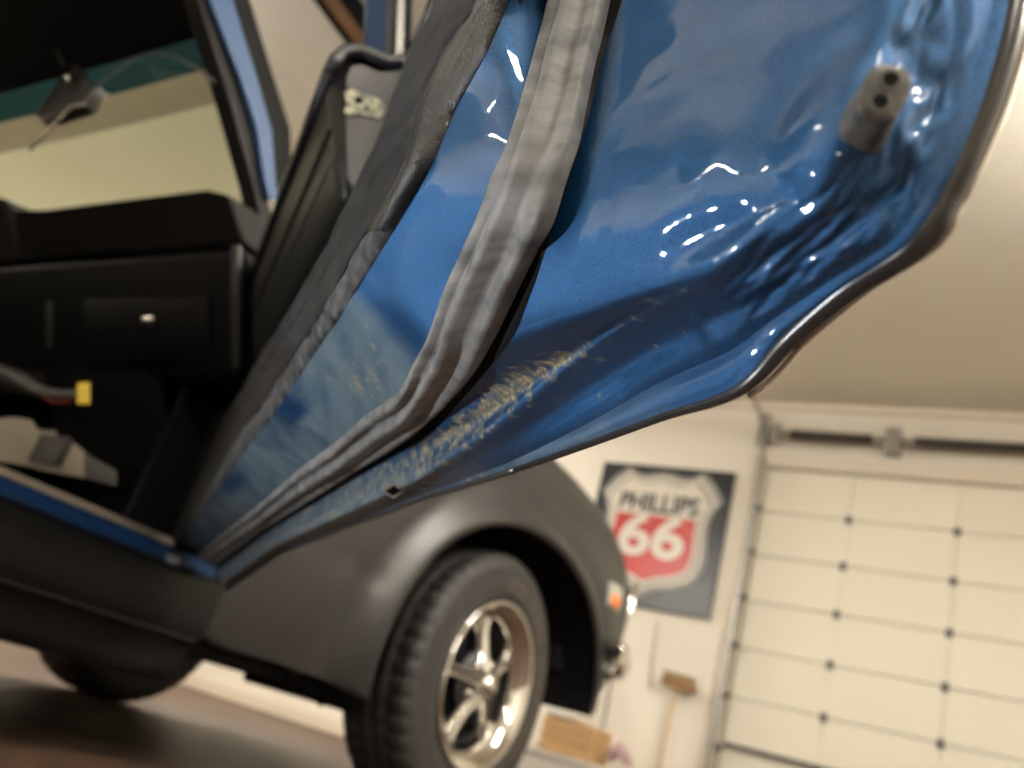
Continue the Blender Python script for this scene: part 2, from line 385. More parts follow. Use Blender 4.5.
# things along the back wall ----------------------------------------------
b1, b2 = onplane(679, 684, 1, 4.93), onplane(652, 768, 1, 4.93)
br = thing('push_broom', 'wooden push broom standing upside down against the wall under the sign', 'broom', (b2.x, 4.93, 0))
hexa('broom_head', [b1 + V((-.095, -.03, -.02)), b1 + V((.095, -.03, -.035)), b1 + V((.095, .03, -.035)), b1 + V((-.095, .03, -.02)),
                    b1 + V((-.095, -.03, .025)), b1 + V((.095, -.03, .01)), b1 + V((.095, .03, .01)), b1 + V((-.095, .03, .025))], WOODD, br, .006)
bm = bmesh.new()
for i in range(26):
    for j in range(3):
        x = -.09 + .18 * i / 25; p = b1 + V((x, -.02 + .02 * j, .015 - .075 * (x + .09))); bm_tube(bm, [p, p + V((random.uniform(-.004, .004), random.uniform(-.004, .004), .045))], .003, 4)
o = bm_mesh('bristles', bm, OLIVE, br); o['kind'] = 'stuff'
tube('handle', [b1 + V((-.01, 0, -.01)), V((b1.x - .03, 4.93, .0 + .01))], .0135, WOODH, br)
c1, c2 = onplane(656, 622, 1, 4.97), onplane(650, 688, 1, 4.97)
cd = thing('pull_cord', 'thin grey cord with a round weight hanging on the wall under the sign', 'cord', tuple(c2))
tube('cord', [c1 + V((.01, 0, 0)), c1.lerp(c2, .5), c2], .006, SIGNGREY, cd, 6)
lathe('weight', [(0.001, .022), (.012, .018), (.02, 0), (.012, -.018), (.001, -.022)], c2, (0, 0, 1), GALV, cd, 16)
# low cabinet with wooden box and basket
cb = thing('low_cabinet', 'low white cabinet against the wall behind the front wheel', 'cabinet', (-2.0, 4.65, 0))
box('body', (-2.43, 4.42, .02), (-1.64, 4.88, .24), WHITE, cb, .006)
box('top', (-2.45, 4.40, .24), (-1.62, 4.885, .265), WHITE, cb, .006)
for i in range(2): box('door', (-2.42 + i * .39, 4.405, .04), (-2.04 + i * .39, 4.42, .225), WHITE, cb, .004)
cx = thing('cardboard_box', 'orange tan box with a white cloth on top beside the front tyre', 'box', (-2.12, 4.58, .265))
box('body', (-2.27, 4.45, .265), (-1.98, 4.70, .44), CARD, cx, .008)
for i in range(3): box('slat', (-2.275, 4.444, .275 + i * .055), (-1.975, 4.452, .317 + i * .055), CARD, cx, .003)
box('cloth', (-2.28, 4.44, .44), (-2.09, 4.66, .48), WHITE, cx, .014, smooth=True)
bk = thing('straw_bag', 'rounded olive straw bag with pink cloth below the pull cord', 'bag', (-1.80, 4.62, .265))
lathe('bag_body', [(.001, 0), (.07, .0), (.095, .05), (.105, .12), (.095, .19), (.065, .24), (.02, .26), (.001, .262)], (-1.80, 4.62, .2655), (0, 0, 1), OLIVE, bk, 24)
tube('cloth', [(-1.90, 4.52, .31), (-1.88, 4.505, .34), (-1.85, 4.50, .38), (-1.81, 4.50, .34), (-1.77, 4.51, .31)], [.02, .035, .032, .03, .015], PINK, bk)
ps = thing('thin_pole', 'thin dark metal pole leaning on the wall between bumper and straw bag', 'pole', (-2.12, 4.9, 0))
tube('shaft', [(-2.12, 4.90, .005), (-2.17, 4.96, .70)], .008, STEEL, ps); tube('hook', [(-2.17, 4.96, .70), (-2.175, 4.965, .73), (-2.195, 4.965, .735)], .008, STEEL, ps)

# ------------------------------------------------------------------ the car
car = thing('classic_coupe', 'classic two door coupe in grey primer and blue with its door open', 'car', (-2.15, 1.2, 0))
XC = -2.15; XS = -1.30                                      # centre line, near body side
def inset(Y, z):
    """how far the body side curves in from its widest line"""
    f = 0
    if z < .5: f += .10 * ((.5 - z) / .3) ** 2 * .5
    if z > .66: f += .10 * ((z - .66) / .40) ** 2.4
    if Y > 2.2: f += .025 * ((Y - 2.2) / .75) ** 2.4
    return f
A_C = (2.26, .39); A_A, A_B = .615, .425
def arch(th):
    c, s = math.cos(th), math.sin(th)
    return V((0, A_C[0] + A_A * c, A_C[1] + A_B * s))
OUT = [(2.90, .40), (2.97, .46), (3.02, .58), (3.07, .72), (3.07, .90), (3.02, 1.03), (2.89, 1.10), (2.68, 1.14), (2.38, 1.14), (2.0, 1.10), (1.6, 1.04), (1.165, 1.02), (1.165, .80), (1.165, .58), (1.165, .40), (1.165, .26), (1.40, .25), (1.56, .25)]
OUTP = [V((0, y, z)) for y, z in OUT]
ANG0, ANG1 = 3, 199
def fender(sign):
    nU, nV = 97, 22; vs = []
    for i in range(nU):
        u = i / (nU - 1); th = math.radians(ANG0 + ANG1 * u); a = arch(th); b = cr(OUTP, u * (len(OUTP) - 1))
        for j in range(nV):
            s = j / (nV - 1); s2 = s ** 1.35; p = a.lerp(b, s2); dist = (p - a).length
            fl = .030 * math.exp(-(dist / .055) ** 2) - .012 * math.exp(-((dist - .11) / .05) ** 2)
            x = inset(p.y, p.z) - fl
            x += .006 * math.exp(-((p.z - (.47 + (1.7 - p.y) * .1)) / .02) ** 2) * (p.y < 1.6)
            vs.append(V(((XS - x) if sign > 0 else (2 * XC - XS + x), p.y, p.z)))
    fs = grid_faces(nU, nV)
    o = mesh('front_fender', vs, fs if sign > 0 else [f[::-1] for f in fs], PRIMER, car, True)
    md = o.modifiers.new('thickness', 'SOLIDIFY'); md.thickness = .003; md.offset = 0
    # rolled lip and inner wheelhouse
    lip = []; n2 = 8
    for i in range(nU):
        th = math.radians(ANG0 + ANG1 * i / (nU - 1)); a = arch(th); r = V((0, math.cos(th), math.sin(th)))
        x0 = inset(a.y, a.z) - .030
        for j in range(n2):
            q = j / (n2 - 1); p = a - r * .012 * math.sin(math.pi * min(1, q * 1.5)); x = x0 + .03 * q
            lip.append(V(((XS - x) if sign > 0 else (2 * XC - XS + x), p.y, p.z)))
    mesh('arch_lip', lip, grid_faces(nU, n2), PRIMER, o, True)
    return o
fn = fender(1); ff = fender(-1)
fn['label'] = 'near front fender in matt grey primer'
# wheel housings
for s in (1, -1):
    vs = []; n = 40
    for i in range(n):
        th = math.radians(ANG0 - 3 + (ANG1 + 8) * i / (n - 1)); a = arch(th)
        for q in (.0, .12, .25, .40):
            x = max(.0, inset(a.y, a.z) - .028) + q; vs.append(V((XS - x if s > 0 else 2 * XC - XS + x, a.y, a.z)))
    mesh('wheelhouse', vs, grid_faces(n, 4), UNDER, car, True)
    pts = [arch(math.radians(ANG0 - 3 + (ANG1 + 8) * i / (n - 1))) for i in range(n)]
    x = XS - .42 if s > 0 else 2 * XC - XS + .42
    prism('inner_wheelhouse', [V((x, p.y, max(p.z, .24))) for p in pts], (-.01 * s, 0, 0), UNDER, car)
# hood joins the two fender crowns
vs = []; crown = [cr(OUTP, 4 + 7 * i / 40) for i in range(41)]
for p in crown:
    for j in range(17):
        q = j / 16; x0 = XS - inset(p.y, p.z); x = x0 + (2 * XC - 2 * x0) * q
        vs.append(V((x, p.y - .02 * 0, p.z + .035 * math.sin(math.pi * q) ** .7)))
mesh('hood', vs, grid_faces(41, 17), PRIMER, car, True)
# nose panel, headlamps, grille
box('nose_panel', (XC - .72, 2.80, .50), (XC + .72, 2.93, .93), ROCKER, car, .02)
for s in (1, -1):
    h = lathe('headlamp', [(.001, .0), (.05, .01), (.075, 0), (.09, -.005), (.095, -.03), (.085, -.06)], (XC + s * .57, 2.955, .75), (0, 1, 0), LENS, car, 32)
for i in range(9): box('grille_bar', (XC - .42, 2.93, .60 + i * .035), (XC + .42, 2.945, .612 + i * .035), DCHROME, car)
# chrome end trim, bumper, side marker
def at(px, py, x): return onplane(px, py, 0, x)
p = [at(637, 584, -1.36), at(632, 603, -1.36), at(622, 628, -1.355), at(611, 652, -1.35)]
tube('fender_end_trim', p, .012, CHROME, car, 10)
bm = bmesh.new()
bz = .50
prof = [(0, -.06), (.03, -.055), (.045, -.02), (.045, .03), (.03, .055), (0, .06)]
path = [(XS + .01, 2.88), (XS + .005, 2.96), (XS - .02, 3.04), (XS - .08, 3.12), (XS - .22, 3.17), (XC, 3.2), (2 * XC - XS + .22, 3.17), (2 * XC - XS + .10, 3.01), (2 * XC - XS + .04, 2.94), (2 * XC - XS, 2.80)]
rows = []
for i, (x, y) in enumerate(path):
    a = V(path[max(i - 1, 0)]); b = V(path[min(i + 1, len(path) - 1)]); t2 = (b - a).normalized(); n2 = V((t2.y, -t2.x)) * (1 if True else -1)
    if n2.dot(V((x - XC, y - 2.0))) < 0: n2 = -n2
    rows.append([bm.verts.new((x + n2.x * o_, y + n2.y * o_, bz + .10 + zz)) for o_, zz in prof])
for i in range(len(rows) - 1):
    for j in range(len(prof) - 1): bm.faces.new((rows[i][j], rows[i + 1][j], rows[i + 1][j + 1], rows[i][j + 1]))
o = bm_mesh('front_bumper', bm, CHROME, car, True); md = o.modifiers.new('s', 'SOLIDIFY'); md.thickness = .003
sm_ = at(614, 597, -1.325)
mk = box('side_marker', (sm_.x - .03, sm_.y - .055, sm_.z - .045), (sm_.x + .012, sm_.y + .05, sm_.z + .045), LENS, car, .012, smooth=True)
box('orange_lens', (sm_.x - .02, sm_.y - .045, sm_.z - .036), (sm_.x + .018, sm_.y + .03, sm_.z + .005), ORANGE, mk, .008, smooth=True)

# wheels -----------------------------------------------------------------
def wheel(x, y, s):
    c = V((x, y, .362)); ax = V((s, 0, 0)); R = .362
    wh = lathe('wheel', [(.185, -.17), (.19, -.12), (.175, -.05), (.180, -.02), (.205, .0), (.222, .008), (.228, .012), (.232, .008), (.235, -.004), (.232, -.02)], c, ax, CHROME, car, 72)
    prof = [(.232, -.235), (.28, -.245), (.325, -.235), (.348, -.215), (.355, -.195)]
    tread = []
    for k in range(1, 24):
        h = -.195 + .175 * k / 24; groove = .009 if k in (5, 6, 11, 12, 17, 18) else 0; tread.append((.362 - groove, h))
    prof += tread + [(.359, -.018), (.352, -.008), (.335, .002), (.31, .006), (.305, .0055), (.285, .010), (.262, .009), (.245, .004), (.232, -.008)]
    nseg = 288
    def rf(j, k):
        if j >= 22: pass
        if 3 <= j <= 8 or 22 <= j <= 29: return -.007 if (k % 6) < 2 else 0
        if 9 <= j <= 21: return -.005 if ((k + j // 2) % 8) < 2 else 0
        return 0
    lathe('tyre', prof, c, ax, TYRE, wh, nseg, rf)
    # raised sidewall ribs and blocks
    bm = bmesh.new()
    for k in range(30):
        a = math.radians(-35 + k * 4 + (k // 8) * 5); d = V((0, math.cos(a), math.sin(a))); tdir = V((0, -math.sin(a), math.cos(a)))
        q = c + ax * .008
        for (dx, ra, rb_) in ((-.008, .262, .296), (.004, .262, .296)) if k % 3 else ((-.006, .262, .296), (.0, .275, .283)):
            bm_box(bm, (-.0015, -.0015, -.0), (.0015, .0015, 1), 0, Matrix.Translation(q + d * ra + tdir * dx) @ d.to_track_quat('Z', 'X').to_matrix().to_4x4() @ Matrix.Diagonal((1, 1, rb_ - ra, 1)))
    o = bm_mesh('raised_sidewall_pattern', bm, mat('tan_sidewall', (.20, .13, .085), .6), wh); o['kind'] = 'stuff'
    lathe('barrel', [(.18, -.17), (.165, -.12), (.165, -.045)], c, ax, STEEL, wh, 48)
    lathe('brake_drum', [(.001, -.075), (.13, -.075), (.135, -.09), (.135, -.14)], c, ax, BLACK, wh, 40)
    lathe('hub_plate', [(.001, -.028), (.05, -.028), (.085, -.036), (.088, -.05)], c, ax, mat('hub_grey', (.03, .03, .03), .5, .3), wh, 40)
    lathe('centre_cap', [(.001, .022), (.02, .02), (.03, .012), (.034, 0), (.036, -.03)], c, ax, CHROME, wh, 32)
    for k in range(5):
        a = math.radians(90 + 72 * k + 14); d = V((0, math.cos(a), math.sin(a))); tt = V((0, -math.sin(a), math.cos(a)))
        bm = bmesh.new(); q = c
        secs = [(.035, .016, -.006), (.08, .013, -.020), (.13, .015, -.032), (.162, .022, -.036), (.184, .045, -.034)]
        rws = []
        for r, hw, h in secs:
            rws.append([bm.verts.new(q + d * r + tt * (hw * e) + ax * (h + z)) for e, z in ((-1.15, -.03), (-1, 0), (-.72, .003), (-.5, -.007), (.5, -.007), (.72, .003), (1, 0), (1.15, -.03))])
        for i in range(len(rws) - 1):
            for j in range(7): bm.faces.new((rws[i][j], rws[i + 1][j], rws[i + 1][j + 1], rws[i][j + 1]))
        sp_ = bm_mesh('spoke', bm, CHROME, wh, True)
        sp_.data.materials.append(STEEL)
        for f in sp_.data.polygons:
            if f.index % 7 == 3: f.material_index = 1
        a2 = a + math.radians(36); d2 = V((0, math.cos(a2), math.sin(a2)))
        lathe('lug_nut', [(.001, -.012), (.008, -.013), (.011, -.018), (.011, -.032)], c + d2 * .062, ax, CHROME, wh, 6)
    return wh
wheel(XS - .02, 2.20, 1); wheel(2 * XC - XS + .02, 2.20, -1)

# rocker, sill, floor pan ------------------------------------------------
yb = -.5
def strip(name, prof, y0, y1, m, parent, dx=None):
    """prof: (x,z) line swept along Y"""
    n = 10; vs = []
    for i in range(n):
        y = y0 + (y1 - y0) * i / (n - 1)
        for x, z in prof: vs.append(V((x, y, z)))
    o = mesh(name, vs, grid_faces(n, len(prof)), m, parent, True); md = o.modifiers.new('s', 'SOLIDIFY'); md.thickness = .003; md.offset = -1; return o
strip('rocker_panel', [(-1.302, .352), (-1.30, .335), (-1.295, .31), (-1.298, .27), (-1.306, .245), (-1.318, .238), (-1.33, .232), (-1.335, .19), (-1.345, .165), (-1.40, .16)], yb, 1.162, ROCKER, car)
strip('door_sill', [(-1.302, .352), (-1.303, .362), (-1.306, .372), (-1.315, .378), (-1.335, .380), (-1.35, .382)], yb, 1.13, mat('sill_blue_paint', (.007, .03, .095), .35, spec=.3), car)
tube('rocker_crease_highlight', [(-1.308, yb, .245), (-1.308, 1.15, .245)], .0025, STEEL, car, 6)  # thin steel line added to stand for the highlight along the rocker crease
strip('sill_step', [(-1.352, .380), (-1.353, .392), (-1.358, .396), (-1.372, .396), (-1.375, .36)], yb, 1.06, TAN, car)
# raised clip where the sill paint ends
hexa('sill_clip', [at(166, 562, -1.299), at(178, 566, -1.299), at(180, 562, -1.32), at(170, 557, -1.32), at(166, 555, -1.296), at(179, 559, -1.296), at(182, 553, -1.318), at(172, 548, -1.318)], mat('clip_silver_blue', (.25, .32, .42), .3, .5), car)
box('floor_pan', (2 * XC - XS + .05, yb, .22), (XS - .10, 1.50, .26), UNDER, car)
strip('floor_side', [(-1.372, .39), (-1.385, .30), (-1.40, .25)], yb, 1.16, UNDER, car)
# transmission tunnel, crossmember and splash shield with ragged rubber edge
tube('gearbox_tunnel', [(XC, yb, .33), (XC, .6, .36), (XC, 1.2, .40), (XC, 1.5, .42)], [.12, .13, .15, .18], BLACK, car, 16)
P = [at(222, 648, -1.42), at(236, 662, -1.42), at(262, 664, -1.42), at(286, 678, -1.42), at(293, 690, -1.42), at(297, 688, -1.42), at(302, 684, -1.42), at(318, 697, -1.42), at(322, 707, -1.42), at(326, 702, -1.42), at(345, 706, -1.42), at(352, 690, -1.42), at(345, 660, -1.42), at(240, 620, -1.42)]
prism('splash_shield', P, (-.012, 0, 0), UNDER, car)
box('frame_rail', (-1.75, yb, .215), (-1.66, 2.2, .27), UNDER, car, .01)
box('engine_bay', (-2.75, 1.55, .26), (-1.85, 2.3, .36), UNDER, car, .02)
box('firewall', (2 * XC - XS, 1.50, .24), (XS - .06, 1.52, .97), UNDER, car)
box('far_body_side', (2 * XC - XS, yb, .17), (2 * XC - XS + .05, 1.5, .92), UNDER, car, .01)
# hinge pillar and kick panel
hexa('hinge_pillar', [V((-1.305, 1.10, .25)), V((-1.305, 1.165, .25)), V((-1.40, 1.165, .25)), V((-1.40, 1.10, .25)),
                      V((-1.32, 1.02, .98)), V((-1.32, 1.165, .98)), V((-1.40, 1.165, 1.0)), V((-1.40, 1.02, 1.0))], ROCKER, car, .006)
box('kick_panel', (-1.41, .98, .38), (-1.395, 1.5, .92), BLACK, car)
box('cowl', (2 * XC - XS + .02, 1.14, .92), (XS - .04, 1.55, 1.01), PRIMER, car, .02)

# dashboard ---------------------------------------------------------------
def qp(px, py, y): return onplane(px, py, 1, y)
xr, xl = -1.218, -2.98
def dsec(x, dz=0): return [V((x, .770, .945 + dz)), V((x, .782, .86 + dz * .3)), V((x, .86, .62)), V((x, 1.05, .60)), V((x, 1.30, .93 + dz * .5))]
# body of the dash: face slopes away downward
def loft(name, secs, m, parent, bev=0, smooth=False):
    bm = bmesh.new(); R = [[bm.verts.new(p) for p in s] for s in secs]; n = len(R[0])
    for i in range(len(R) - 1):
        for j in range(n): bm.faces.new((R[i][j], R[i][(j + 1) % n], R[i + 1][(j + 1) % n], R[i + 1][j]))
    bm.faces.new(R[0][::-1]); bm.faces.new(R[-1])
    if bev: bmesh.ops.bevel(bm, geom=bm.edges[:], offset=bev, segments=2, affect='EDGES', profile=.6)
    return bm_mesh(name, bm, m, parent, smooth)
dash = loft('dashboard', [[V((x, .846, .880)), V((x, .945, .672)), V((x, 1.05, .655)), V((x, 1.30, .90))] for x in (xr, -1.7, xl)], DASH, car, .012)
loft('dash_pad', [[V((x, y0, z0)), V((x, .838, .886)), V((x, 1.30, .90)), V((x, 1.30, .955)), V((x, y0 + .06, z0 + .012))] for x, y0, z0 in
     ((xr, .770, .938), (xr - .05, .762, .948), (xr - .3, .757, .945), (-1.75, .755, .944), (-1.86, .75, .95), (-1.93, .745, .985), (-2.4, .745, .985), (-2.9, .755, .95), (xl, .765, .945))], DASHTOP, dash, .006)
# glove box door with raised border and latch
def dface(px, py, off=0):
    """point on the sloping dash face plane"""
    p0 = V((0, .846, .880)); n = V((0, -.208, -.099)).normalized(); d = ray(px, py); t = ((p0 + n * off) - CAM).dot(n) / d.dot(n); return CAM + d * t
def facepanel(name, px, off0, off1, m, parent, bev=.003):
    lo = [dface(x, y, off0) for x, y in px]; hi = [dface(x, y, off0) + V((0, -.208, -.099)).normalized() * (off1 - off0) for x, y in px]
    return hexa(name, lo + hi, m, parent, bev)
facepanel('glove_box_door', [(88, 300), (211, 297), (212, 362), (90, 366)], -.002, .007, DASH, dash, .003)
facepanel('trim_ridge', [(50, 302), (55, 302), (54, 348), (49, 348)], -.002, .008, PAD, dash, .002)
facepanel('end_ridge', [(236, 246), (243, 246), (242, 368), (236, 368)], -.002, .010, PAD, dash, .003)
lk_ = dface(150, 320, .006)
lathe('latch_knob', [(.001, .016), (.006, .015), (.009, .010), (.010, .004), (.013, .001), (.013, -.003)], lk_, V((0, -.208, -.099)), CHROME, dash, 24)
# pad corner moulding (pinkish brown highlight piece) at the pad's near end
lathe('screw', [(.001, .004), (.005, .003), (.006, 0)], dface(224, 240, .004), V((0, -.208, -.099)), DCHROME, dash, 12)
# below dash
def q2(px, py, y): return qp(px, py, y)
dc = loft('heater_duct', [[q2(-60, 425, 1.0), q2(-60, 455, 1.0), q2(-60, 455, 1.08), q2(-60, 425, 1.08)],
                      [q2(15, 417, 1.0), q2(15, 464, 1.0), q2(15, 464, 1.08), q2(15, 417, 1.08)],
                      [q2(32, 420, 1.0), q2(32, 468, 1.0), q2(32, 468, 1.08), q2(32, 420, 1.08)],
                      [q2(38, 430, 1.0), q2(38, 470, 1.0), q2(38, 470, 1.08), q2(38, 430, 1.08)],
                      [q2(60, 431, 1.0), q2(60, 474, 1.0), q2(60, 474, 1.08), q2(60, 431, 1.08)],
                      [q2(85, 452, 1.0), q2(85, 479, 1.0), q2(85, 479, 1.08), q2(85, 452, 1.08)],
                      [q2(114, 472, 1.0), q2(114, 485, 1.0), q2(114, 485, 1.06), q2(114, 472, 1.06)]], DUCT, car, .005, True)
loft('duct_end', [[q2(84, 452, .995), q2(84, 479, .995), q2(84, 479, 1.085), q2(84, 452, 1.085)], [q2(117, 471, .995), q2(117, 487, .995), q2(117, 487, 1.065), q2(117, 471, 1.065)]], PADGREY, dc, .004, True)
box('duct_clip', q2(42, 436, .99), q2(55, 462, .985) + V((0, .012, 0)), PADGREY, dc, .004)
yc = q2(83, 393, 0.865)
wh_ = tube('wiring_harness', [q2(-20, 365, 0.885), q2(15, 378, 0.875), q2(40, 392, 0.870), q2(60, 396, 0.865), q2(76, 394, 0.865)], [.016, .018, .013, .011, .009], PADGREY, car, 10)
cn = V((yc.x, yc.y, yc.z))
loft('connector', [[q2(77, 383, 0.860), q2(77, 404, 0.860), q2(77, 404, 0.880), q2(77, 383, 0.880)], [q2(90, 382, 0.860), q2(90, 404, 0.860), q2(90, 404, 0.880), q2(90, 382, 0.880)]], YEL, wh_, .002)['label'] = 'yellow plug connector'
tube('red_wire', [q2(40, 385, 0.870), q2(43, 396, 0.860), q2(52, 402, 0.860), q2(70, 402, 0.865)], .002, mat('red_wire', (.25, .02, .02), .5), wh_, 6)
# under-dash hanging panel and carpeted sill hump which hide the far side
loft('under_dash_panel', [[V((x, .90, .66)), V((x, 1.12, .40)), V((x, 1.14, .40)), V((x, .94, .66))] for x in (-1.42, -1.75)], BLACK, car)
box('far_kick_board', (xl, 1.16, .30), (-1.42, 1.18, .70), BLACK, car)
# door check / hinge hardware
hw = tube('hinge_arm', [at(272, 262, -1.27), at(268, 268, -1.27), at(259, 277, -1.27)], .005, DCHROME, car, 8)
lathe('bolt', [(.001, .006), (.008, .005), (.009, 0), (.009, -.006)], at(258, 285, -1.27), (.6, -.7, 0), DCHROME, hw, 6)
lathe('bolt', [(.001, .006), (.008, .005), (.009, 0), (.009, -.006)], at(276, 306, -1.27), (.6, -.7, 0), DCHROME, hw, 6)
tube('check_strap', [at(280, 288, -1.2), at(287, 293, -1.2)], .007, DCHROME, hw, 8)
tube('nylon_stop', [at(287, 293, -1.2), at(298, 304, -1.2)], .0095, LENS, hw, 10)

# A pillar, header, roof, windscreen ----------------------------------------
def pl_strip(name, l, m, x0, x1, parent=car):
    """l: [(px_left, px_right, y)] at plane X=x0, thickness to x1"""
    secs = []
    for xa, xb, y in l:
        a, b = onplane(xa, y, 0, x0), onplane(xb, y, 0, x0)
        secs.append([a, b, V((x1, b.y, b.z)), V((x1, a.y, a.z))])
    return loft(name, secs, m, parent, .002)
pl_strip('pillar_inner_trim', [(188, 202, -40), (199, 213, 3), (229, 244, 100), (254, 266, 190), (262, 275, 230)], DASHTOP, -1.262, -1.30)
pl_strip('windscreen_pillar', [(200, 222, -40), (211, 234, 3), (241, 258, 80), (257, 272, 130), (265, 276, 182), (270, 279, 200)], BODYBLUE, -1.25, -1.29)
pl_strip('pillar_weatherstrip', [(221, 236, -40), (233, 251, 3), (257, 275, 80), (271, 291, 130), (275, 292, 182), (278, 292, 200)], BLACKRUB, -1.255, -1.28)
hd = lambda x: (V((x, .665, 1.235)), V((x, .655, 1.262)))
def header(x):                                      # curved windscreen header: centre further forward
    q = (x - XC) / .90; return V((x, .665 + .015 * (1 - q * q), 1.238 + .010 * (1 - q * q)))
def base(x):
    q = (x - XC) / .90; return V((x, .90 + .04 * (1 - q * q), .965))
xs = [-1.27 - (1.76) * i / 24 for i in range(25)]
def wgrid(name, t0, t1, m, nn=8, parent=car):
    vs = []
    for x in xs:
        a, b = header(x), base(x)
        for j in range(nn):
            t = t0 + (t1 - t0) * j / (nn - 1); p = a.lerp(b, t); p.z += .01 * math.sin(math.pi * t); p.y += .01 * math.sin(math.pi * t); vs.append(p)
    return mesh(name, vs, grid_faces(25, nn), m, parent, True)
wsn = wgrid('windscreen', .34, 1, GLASS); wsn['label'] = 'pale green tinted glass'
wgrid('grey_tint_band', .17, .34, BAND, 4, wsn); wgrid('teal_tint_band', 0, .17, TEAL, 4, wsn)
vs = []
for x in [-1.272 - 1.756 * i / 20 for i in range(21)]:
    for y in (0, 1, 2, 3, 4, 5, 6):
        h = header(x); q = (x - XC) / .95
        if y == 0: p = h + V((0, .0, -.012))
        elif y == 1: p = h + V((0, -.03, -.008))
        else: p = V((x, h.y - .03 - (y - 1) * .24, h.z + .00 + .012 * (y - 1) + .05 * (1 - q ** 4)))
        vs.append(p)
mesh('headliner', vs, grid_faces(21, 7), BLACK, car, True)
vs = [v + V((0, .01, .045)) for v in vs]
mesh('roof_skin', vs, grid_faces(21, 7), BODYBLUE, car, True)
# inside mirror on a bent stem
mg = lambda px, py: onplane(px, py, 1, .62)
mr = tube('mirror_stem', [mg(62, 52), mg(66, 66), mg(72, 78), mg(76, 90)], [.008, .006, .006, .007], PAD, car, 8)
tube('mirror_clamp', [mg(68, 70), mg(71, 82)], .0075, CHROME, mr, 10)
loft('mirror_housing', [[mg(34, 116), mg(42, 122), mg(42, 122) + V((0, .02, 0)), mg(34, 116) + V((0, .02, 0))], [mg(60, 78), mg(82, 104), mg(82, 104) + V((0, .03, 0)), mg(60, 78) + V((0, .03, 0))],
                        [mg(74, 64), mg(98, 86), mg(98, 86) + V((0, .02, 0)), mg(74, 64) + V((0, .02, 0))]], STEEL, mr, .004, True)
tube('mirror_edge', [mg(30, 150), mg(52, 128), mg(72, 106), mg(85, 104)], .003, CHROME, mr, 6)
lathe('mirror_screw', [(.001, .004), (.004, .003), (.005, 0)], mg(107, 97), (.4, -.9, -.2), CHROME, mr, 12)
tube('mirror_arc_line', [mg(98, 84), mg(118, 70), mg(136, 57), mg(155, 53), mg(175, 57), mg(196, 67), mg(214, 82)], .0022, PADGREY, mr, 6)  # thin grey arc running from the mirror towards the pillar

# ------------------------------------------------------------------ the open door
NS = 16
R_SKIN = [(225, 592), (277, 555), (347, 527), (424, 498), (500, 475), (581, 447), (660, 418), (738, 391), (792, 338), (850, 289), (919, 243), (949, 194), (978, 132), (1000, 70), (1015, 0), (1026, -80)]
R_E1 = [(224, 588), (276, 552), (346, 524), (423, 494), (500, 466), (581, 427), (655, 385), (728, 352), (775, 318), (835, 278), (895, 238), (930, 185), (958, 125), (978, 65), (994, 0), (1003, -80)]
R_E2 = [(222, 583), (273, 546), (342, 515), (415, 480), (480, 438), (560, 373), (620, 328), (683, 291), (722, 262), (760, 225), (800, 192), (826, 150), (846, 100), (862, 50), (875, 0), (885, -80)]
R_GO = [(217, 571), (264, 535), (307, 507), (352, 478), (396, 455), (427, 438), (457, 405), (485, 373), (512, 338), (534, 285), (554, 225), (573, 168), (591, 108), (605, 50), (622, 0), (640, -80)]
R_SO = [(213, 566), (262, 530), (306, 503), (350, 474), (392, 449), (416, 432), (448, 403), (470, 375), (493, 329), (522, 267), (543, 225), (560, 175), (575, 129), (589, 64), (604, 0), (620, -80)]
R_SI = [(204, 549), (263, 501), (301, 468), (336, 442), (365, 416), (398, 392), (415, 362), (431, 332), (452, 280), (480, 220), (499, 176), (515, 138), (527, 97), (537, 59), (553, 0), (575, -80)]
R_TR = [(180, 543), (213, 498), (251, 445), (277, 413), (309, 365), (341, 318), (360, 288), (380, 256), (406, 214), (429, 173), (445, 138), (458, 108), (485, 59), (497, 33), (511, 0), (548, -80)]
R_RL = [(177, 541), (207, 490), (240, 432), (264, 404), (292, 360), (320, 318), (338, 285), (355, 252), (378, 214), (404, 166), (414, 135), (422, 108), (443, 57), (460, 30), (479, 0), (515, -80)]
R_TL = [(173, 540), (198, 477), (227, 413), (245, 388), (265, 352), (283, 326), (305, 290), (330, 247), (347, 211), (371, 164), (385, 132), (396, 100), (412, 57), (425, 30), (441, 0), (475, -80)]
def W(a, b): return [a + (b - a) * sm(4, 9, i) for i in range(NS)]
def row(px, ws): return [ondoor(x, y, w_) for (x, y), w_ in zip(px, ws)]
C_SKIN = row(R_SKIN, W(0, 0)); C_E1 = row(R_E1, W(.003, .006)); C_E2 = row(R_E2, W(.021, .030))
GW = [.027] * 5 + [.030, .034, .040, .047, .053, .058] + [.060] * 5
C_GO = row(R_GO, GW); C_SO = row(R_SO, [g + .006 for g in GW]); C_SI = row(R_SI, [.060] * 5 + [.061, .065, .069, .073, .077, .079, .08] + [.080] * 4); C_TR = row(R_TR, [.1] * 16)
C_RL = row(R_RL, W(.108, .110)); C_TL = row(R_TL, W(.115, .117))
C_GI = [a.lerp(b, .35) - (ondoor(512, 384, .0) * 0) for a, b in zip(C_GO, C_SO)]

